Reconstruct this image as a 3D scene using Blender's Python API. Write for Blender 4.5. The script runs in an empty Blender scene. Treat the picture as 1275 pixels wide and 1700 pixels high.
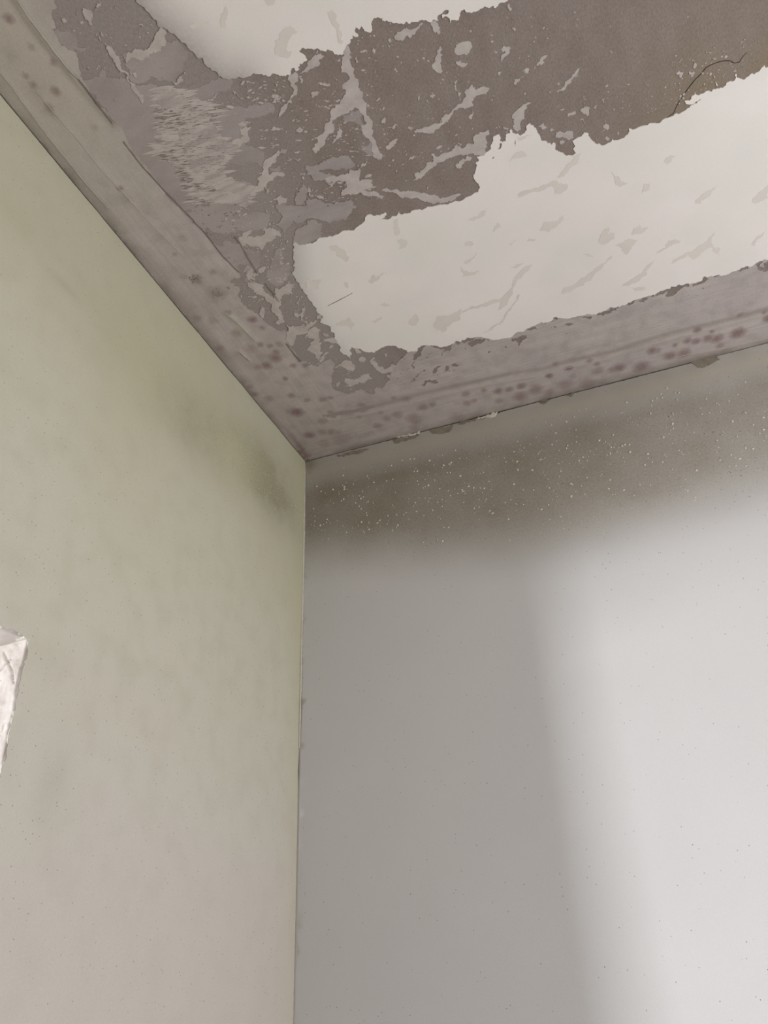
import bpy, bmesh, math, random
import numpy as np
from mathutils import Vector, Matrix
from mathutils.geometry import delaunay_2d_cdt
random.seed(4); RNG = np.random.default_rng(4)
S = bpy.context.scene
H = 2.6                                  # ceiling height; the room corner is at x = y = 0, room towards +x, -y

# ------------------------------------------------------------------ camera
cam = bpy.data.objects.new('camera', bpy.data.cameras.new('camera')); S.collection.objects.link(cam)
cam.data.sensor_fit = 'VERTICAL'; cam.data.sensor_height = 36.0; cam.data.lens = 1276 / 1700 * 36.0
cam.data.clip_start = 0.02
cam.matrix_world = Matrix(((0.93395611, 0.21298999, 0.28698651, 0.668),
                           (0.35560826, -0.47379866, -0.80564111, -1.338),
                           (-0.03561967, 0.85448821, -0.51824815, 1.55), (0, 0, 0, 1)))
S.camera = cam

# ------------------------------------------------------------------ light
S.view_settings.view_transform = 'Standard'; S.view_settings.look = 'None'
S.view_settings.gamma = 1; S.view_settings.use_curve_mapping = False
S.view_settings.exposure = 0.12
W = bpy.data.worlds.new('world'); S.world = W; W.use_nodes = True
W.node_tree.nodes['Background'].inputs[0].default_value = (0.80, 0.88, 1.0, 1)
W.node_tree.nodes['Background'].inputs[1].default_value = 0.5
def area(name, loc, target, sx, sy, power, color):
    l = bpy.data.lights.new(name, 'AREA'); l.shape = 'RECTANGLE'; l.size = sx; l.size_y = sy
    l.energy = power; l.color = color
    o = bpy.data.objects.new(name, l); S.collection.objects.link(o); o.location = loc
    o.rotation_euler = (Vector(target) - Vector(loc)).to_track_quat('-Z', 'Y').to_euler()
    return o
# added fill: unseen area light inside the room, no window is built
area('room_fill', (2.44, -1.15, 1.32), (0.2, -0.9, 1.9), 1.3, 1.3, 53, (0.91, 0.945, 1.0))
# frosted lamp in the next space, shining through the opening of the left wall
area('tube_lamp_next_room', (-1.0, -2.02, 1.34), (0.7, 0.0, 1.95), 0.20, 0.66, 43, (0.905, 0.95, 1.0))

# ------------------------------------------------------------------ data: outlines on the ceiling, tenths of a mm (x, -y)
WHITE = [[(9600,31500),(8800,25000),(5600,20500),(3300,13000),(2527,10042),(2409,9785),(2464,9688),(2484,9604),(2484,9528),(2512,9516),(2492,9423),(2535,9406),(2582,9316),(2658,9157),(2695,9061),(2740,8901),(2775,8811),(2821,8706),(2864,8594),(2904,8551),(3017,8506),(3171,8452),(3259,8443),(3462,8378),(3635,8291),(3767,8247),(3837,8331),(3861,8270),(3938,8299),(4000,8334),(4066,8342),(4017,8479),(4067,8509),(4133,8482),(4200,8439),(4282,8389),(4338,8358),(4429,8330),(4499,8251),(4544,8234),(4637,8329),(4692,8339),(4732,8372),(4752,8421),(4777,8378),(4822,8384),(4804,8464),(4823,8488),(4855,8443),(4901,8473),(4916,8427),(4979,8354),(5017,8386),(5024,8447),(5064,8485),(5128,8499),(5180,8462),(5195,8417),(5279,8376),(5334,8346),(5413,8291),(5445,8309),(5486,8262),(5582,8254),(5689,8235),(5738,8184),(5839,8167),(5858,8229),(5935,8245),(6004,8233),(5986,8201),(5910,8216),(5905,8172),(5967,8163),(5967,8084),(6009,8115),(6086,8076),(6123,8147),(6145,8169),(6194,8172),(6254,8102),(6361,8090),(6381,8105),(6483,8071),(6608,8067),(6733,8070),(6831,8091),(7226,8167),(10500,9300),(14500,12500),(17500,22000),(21000,31500)],[(2784,5634),(2927,5633),(3058,5657),(3213,5614),(3423,5649),(3674,5635),(3724,5652),(3853,5762),(3959,5767),(4081,5705),(4191,5721),(4180,5664),(4043,5608),(4252,5609),(4328,5590),(4404,5658),(4399,5586),(4567,5566),(4739,5532),(4903,5537),(5372,5464),(5499,5495),(5582,5509),(5678,5539),(5714,5640),(5678,5723),(5669,5795),(5741,5921),(5759,6023),(5820,6041),(5802,6113),(5908,6091),(6052,6222),(6118,6339),(6214,6361),(6212,6281),(6191,6228),(6265,6197),(6287,6291),(6382,6353),(6423,6256),(6483,6201),(6557,6212),(6607,6322),(6655,6342),(6696,6285),(6732,6150),(6757,6007),(6816,5983),(6893,5869),(6932,5936),(6949,5877),(6930,5770),(7031,5676),(7143,5587),(7209,5603),(7176,5680),(7205,5752),(7189,5821),(7245,5839),(7326,5848),(7377,5898),(7431,5846),(7445,5758),(7510,5649),(7615,5574),(7714,5586),(7737,5639),(7776,5592),(7906,5581),(7962,5619),(7996,5707),(8070,5667),(8199,5674),(8317,5666),(8433,5629),(8503,5670),(8603,5659),(8654,5687),(8754,5676),(8804,5703),(8871,5734),(8995,5775),(8871,5743),(8777,5839),(8841,5812),(8917,5894),(8972,5844),(9037,5855),(9133,5835),(9213,5858),(9190,5958),(9229,5842),(9325,5849),(9340,5889),(9435,5877),(9458,5976),(9482,5904),(9554,5848),(9639,5885),(9763,5889),(9822,5953),(9839,5911),(9878,5904),(10219,5914),(13000,5000),(18000,6300),(24900,7400),(24900,2900),(18000,2950),(13000,2500),(10037,2255),(9889,2274),(9811,2248),(9692,2240),(9513,2212),(9231,2227),(9129,2239),(8987,2299),(8924,2205),(8718,2215),(8469,2243),(8344,2249),(8130,2199),(8045,2203),(7894,2188),(7744,2203),(7621,2159),(7390,2142),(7296,2182),(7177,2117),(7043,2108),(6918,2177),(6753,2197),(6653,2205),(6500,2236),(6354,2314),(6211,2274),(5986,2301),(5744,2249),(5602,2240),(5465,2157),(5234,2184),(5039,2267),(4957,2320),(4814,2415),(4659,2463),(4498,2407),(4427,2455),(4343,2419),(4211,2385),(4075,2424),(3916,2546),(3797,2596),(3624,2488),(3444,2546),(3347,2697),(3246,2830),(3083,2863),(2945,2831),(2849,2780),(2666,2895),(2611,3009),(2495,3095),(2436,3047),(2416,2909),(2336,2812),(2264,2974),(2253,3125),(2287,3291),(2313,3492),(2354,3750),(2276,3850),(2216,3909),(2232,3969),(2305,4021),(2252,4223),(2274,4623),(2266,4779),(2247,5025),(2261,5194),(2366,5264),(2372,5346),(2466,5556),(2575,5753),(2618,5682)]]
SKIM = [[(1127,9199),(1234,9208),(1495,9241),(1463,9151),(1721,8976),(1993,8831),(1989,8824),(2236,8679),(2459,8580),(2860,8587),(3002,8512),(2925,8382),(2764,8429),(2601,8349),(2537,8245),(2505,8067),(2540,8187),(2728,8177),(2923,8117),(3060,8089),(3325,8019),(3362,7910),(3298,7860),(3139,7886),(3032,7901),(2897,7937),(2761,7766),(2811,7645),(2702,7629),(2802,7485),(2858,7442),(2859,7315),(2765,7161),(2720,7265),(2559,7342),(2445,7357),(2230,7412),(2171,7382),(2261,7324),(2185,7267),(2200,7150),(2291,7090),(2498,6937),(2359,6763),(2294,6648),(2097,6681),(2059,6576),(2182,6525),(2352,6479),(2472,6381),(2389,6267),(2309,6199),(2077,6219),(1873,6290),(1644,6321),(1494,6409),(1383,6557),(1283,6470),(1137,6633),(1017,7126),(1037,7626),(1073,8045),(1185,8793),(1126,9074)],[(2478,9230),(2639,9116),(2635,8969),(2542,8854),(2446,8823),(2244,8747),(2051,8913),(1891,8890),(1751,8964),(1731,9042),(1834,9207),(1853,9333),(2133,9254),(2238,9178),(2294,9205)],[(1300,9847),(1417,9784),(1444,9725),(1419,9671),(1368,9611),(1473,9552),(1414,9527),(1338,9574),(1233,9632),(1188,9716),(1229,9875)],[(2577,5778),(2690,5939),(2794,5973),(2928,5981),(2964,6054),(3160,5923),(3125,5708),(2909,5667),(2786,5639),(2735,5580),(2601,5649),(2553,5709)],[(2167,5680),(2325,5723),(2235,5459),(2287,5382),(2167,5146),(2016,5033),(1848,4984),(1796,5155),(1789,5275),(1966,5431)],[(2758,6139),(3033,6198),(3062,6259),(3434,6154),(3796,6029),(3797,5981),(3584,5873),(3539,5817),(3304,5864),(3179,5965),(2984,6096),(2798,6047)],[(2609,6518),(3091,6319),(3033,6198),(2747,6119),(2507,5989),(2522,6187),(2632,6315)],[(4213,7470),(4452,7468),(4444,7357),(4398,7200),(4418,6970),(4378,6674),(4197,6896),(4404,6935),(4345,7162),(4373,7230),(4194,7342)],[(1320,6273),(1343,6237),(1433,6120),(1515,6218),(1625,6173),(1697,6064),(1758,6012),(1944,5773),(1889,5631),(1757,5518),(1649,5449),(1447,5300),(1463,5115),(1467,5292),(1420,5544),(1356,5797),(1305,6173)],[(6718,7135),(6763,7151),(6804,7109),(6785,7055),(6734,7093)],[(2849,7127),(3006,7117),(2989,7026),(2911,7013),(2837,7066)],[(3109,7277),(3161,7339),(3234,7288),(3187,7234)],[(3022,6584),(3200,6694),(3065,6330),(2925,6388)],[(3149,6438),(3452,6195),(3778,6085),(3744,6003),(3072,6279)],[(3352,6943),(3561,6879),(3861,6885),(4026,6860),(4065,6673),(3957,6651),(3670,6769),(3442,6796),(3332,6819)],[(3350,6856),(3544,6754),(3730,6589),(3585,6491),(3526,6628),(3390,6684)]]
BAND = [[(2273,11052),(1505,10161),(1433,10078),(1360,10069),(1301,10002),(1276,9896),(1221,9910),(1217,9816),(1188,9716),(1233,9632),(1280,9597),(1249,9443),(1194,9329),(1149,9225),(1126,9074),(1154,8806),(1151,8578),(1208,8477),(1149,8262),(1150,7800),(1168,7346),(1181,7106),(1202,6905),(1242,6690),(1291,6519),(1320,6273),(1350,6020),(1381,5759),(1420,5544),(1386,5443),(1205,5461),(1163,5390),(1276,5253),(1153,5124),(1092,4933),(1134,4789),(1234,4522),(1280,4237),(1414,4011),(1539,3958),(1762,4000),(1938,3925),(1678,3830),(1397,3525),(1405,3227),(1508,3033),(1478,2970),(1631,2847),(1735,2898),(1968,2950),(1985,2753),(1850,2539),(1680,2251),(1664,2093),(1802,1908),(1902,1822),(2063,1880),(2170,1875),(2219,1729),(2360,1604),(2472,1787),(2659,1748),(2722,1845),(2853,1910),(2827,2121),(2965,2141),(3028,2347),(3116,2271),(3209,2384),(3444,2546),(3640,2609),(3889,2612),(4530,2518),(5917,2415),(7402,2251),(8681,2337),(10033,2327),(10649,2432),(26000,2500),(26000,0),(0,0),(0,31000),(2300,31000)]]
HOLES = [[(4494,2391),(4659,2463),(4799,2404),(4633,2368),(4522,2361)],[(4612,2251),(4698,2340),(4845,2349),(4959,2283),(4854,2202),(4758,2207)],[(4981,2274),(5020,2239),(4997,2195)],[(5404,2041),(5444,2113),(5541,2072),(5645,2116),(5710,2089),(5639,1977),(5494,1858),(5502,2000)],[(5737,2217),(5882,2243),(5935,2220),(5947,2163),(5800,2184)],[(6197,2263),(6365,2310),(6333,2256),(6228,2243)],[(6452,2087),(6604,2040),(6575,2001),(6508,2006)],[(6750,2181),(6960,2076),(6898,2035),(6796,2111)],[(6706,1808),(6783,1705),(6726,1712)],[(7053,2103),(7181,2148),(7244,2122),(7319,2195),(7392,2158),(7384,2086),(7166,2023),(7060,2074)],[(4909,1942),(4979,1930),(4918,1882)],[(5235,1986),(5300,1904),(5262,1895)],[(7392,2158),(7477,2138),(7403,2065)],[(7609,2147),(7745,2209),(7786,2185),(7658,2094)],[(7804,2146),(7885,2207),(7987,2149),(7906,2077),(7845,2122)],[(8023,2197),(8088,2216),(8062,2140)],[(8118,2188),(8174,2227),(8344,2240),(8491,2249),(8719,2230),(8716,2164),(8591,2161),(8505,2104),(8417,2032),(8292,2078),(8341,2189),(8147,2136)],[(8758,2183),(8924,2205),(8967,2313),(9007,2260),(8985,2149),(8860,2125),(8777,2120)],[(9129,2216),(9231,2233),(9170,2193)],[(9523,2208),(9712,2246),(9713,2179),(9594,2164)],[(9821,2244),(9918,2290),(9892,2186),(9977,2034),(9898,2017),(9865,2110)],[(9970,2211),(10056,2261),(10068,1981),(9974,2093)],[(3498,2412),(3627,2497),(3790,2611),(3895,2555),(3781,2549),(3619,2323),(3391,2029),(3383,2118),(3497,2261)],[(3920,2555),(4077,2430),(4214,2394),(4334,2430),(4283,2299),(4176,2271),(4048,2177),(4042,2236),(4143,2322),(4025,2420)],[(4421,2476),(4494,2391),(4397,2353)],[(3732,1734),(3865,1913),(3990,1906),(3877,1869),(3766,1720)],[(4128,1859),(4280,1774),(4234,1747),(4137,1804)],[(3199,1701),(3460,1851),(3613,1923),(3419,1808),(3243,1674)],[(3387,1477),(3509,1609),(3721,1538),(3710,1421),(3538,1536),(3421,1421)],[(2502,1898),(2648,1998),(2711,1849),(2629,1740),(2514,1790)],[(2824,2182),(2936,2134),(2898,2031),(2832,2099)],[(3941,1704),(4022,1846),(4095,1834),(4003,1697)],[(2265,1709),(2323,1851),(2440,1842),(2367,1623)],[(1224,5453),(1290,5483),(1264,5377),(1202,5374)],[(1043,5351),(1092,5330),(1054,5286)],[(1384,3602),(1467,3639),(1643,3811),(1818,3806),(1870,3784),(1912,3766),(1800,3639),(1698,3612),(1563,3598),(1525,3470),(1461,3498),(1426,3531)],[(1545,6956),(1676,6903),(1658,6874),(1545,6921)],[(1273,6961),(1352,6964),(1341,6896),(1274,6912)],[(2086,6661),(2167,6652),(2205,6564),(2071,6559),(2053,6603)],[(1548,8140),(1703,8097),(1622,8069),(1542,8102)],[(1383,6557),(1488,6399),(1662,6313),(1529,6317),(1371,6356),(1320,6494)],[(1352,6325),(1540,6260),(1486,6151),(1428,6149),(1362,6229)],[(1580,6513),(1667,6490),(1615,6461),(1544,6490)],[(1481,5690),(1657,5630),(1574,5608),(1504,5567),(1535,5497),(1416,5372),(1426,5513)],[(1496,7000),(1604,7015),(1687,6921),(1676,6903),(1539,6947)],[(2533,8926),(2668,8905),(2710,8913),(2759,8902),(2775,8811),(2821,8706),(2872,8591),(2755,8629),(2623,8629),(2519,8645),(2383,8727),(2467,8797)],[(2252,9862),(2345,9795),(2390,9807),(2464,9688),(2416,9647),(2304,9714),(2278,9777)],[(2480,9521),(2512,9516),(2490,9432),(2360,9325),(2346,9331)],[(2528,9409),(2549,9400),(2584,9318),(2542,9324)],[(2908,8353),(2931,8197),(2950,8263),(2932,8361)],[(1396,2966),(1474,2990),(1417,2900)],[(1401,3003),(1508,3033),(1447,2906)],[(5934,8160),(5956,8128),(5930,8123)],[(5992,6236),(6050,6213),(6016,6153),(5977,6180)],[(6173,6194),(6206,6180),(6172,6111),(6128,6118)],[(6008,6008),(6060,6029),(6031,5988)],[(6373,6071),(6390,6147),(6421,6165),(6394,6083)],[(3808,8274),(3815,8323),(3852,8325),(3861,8270)],[(3905,8287),(3959,8342),(3986,8306),(3927,8278)]]
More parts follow.
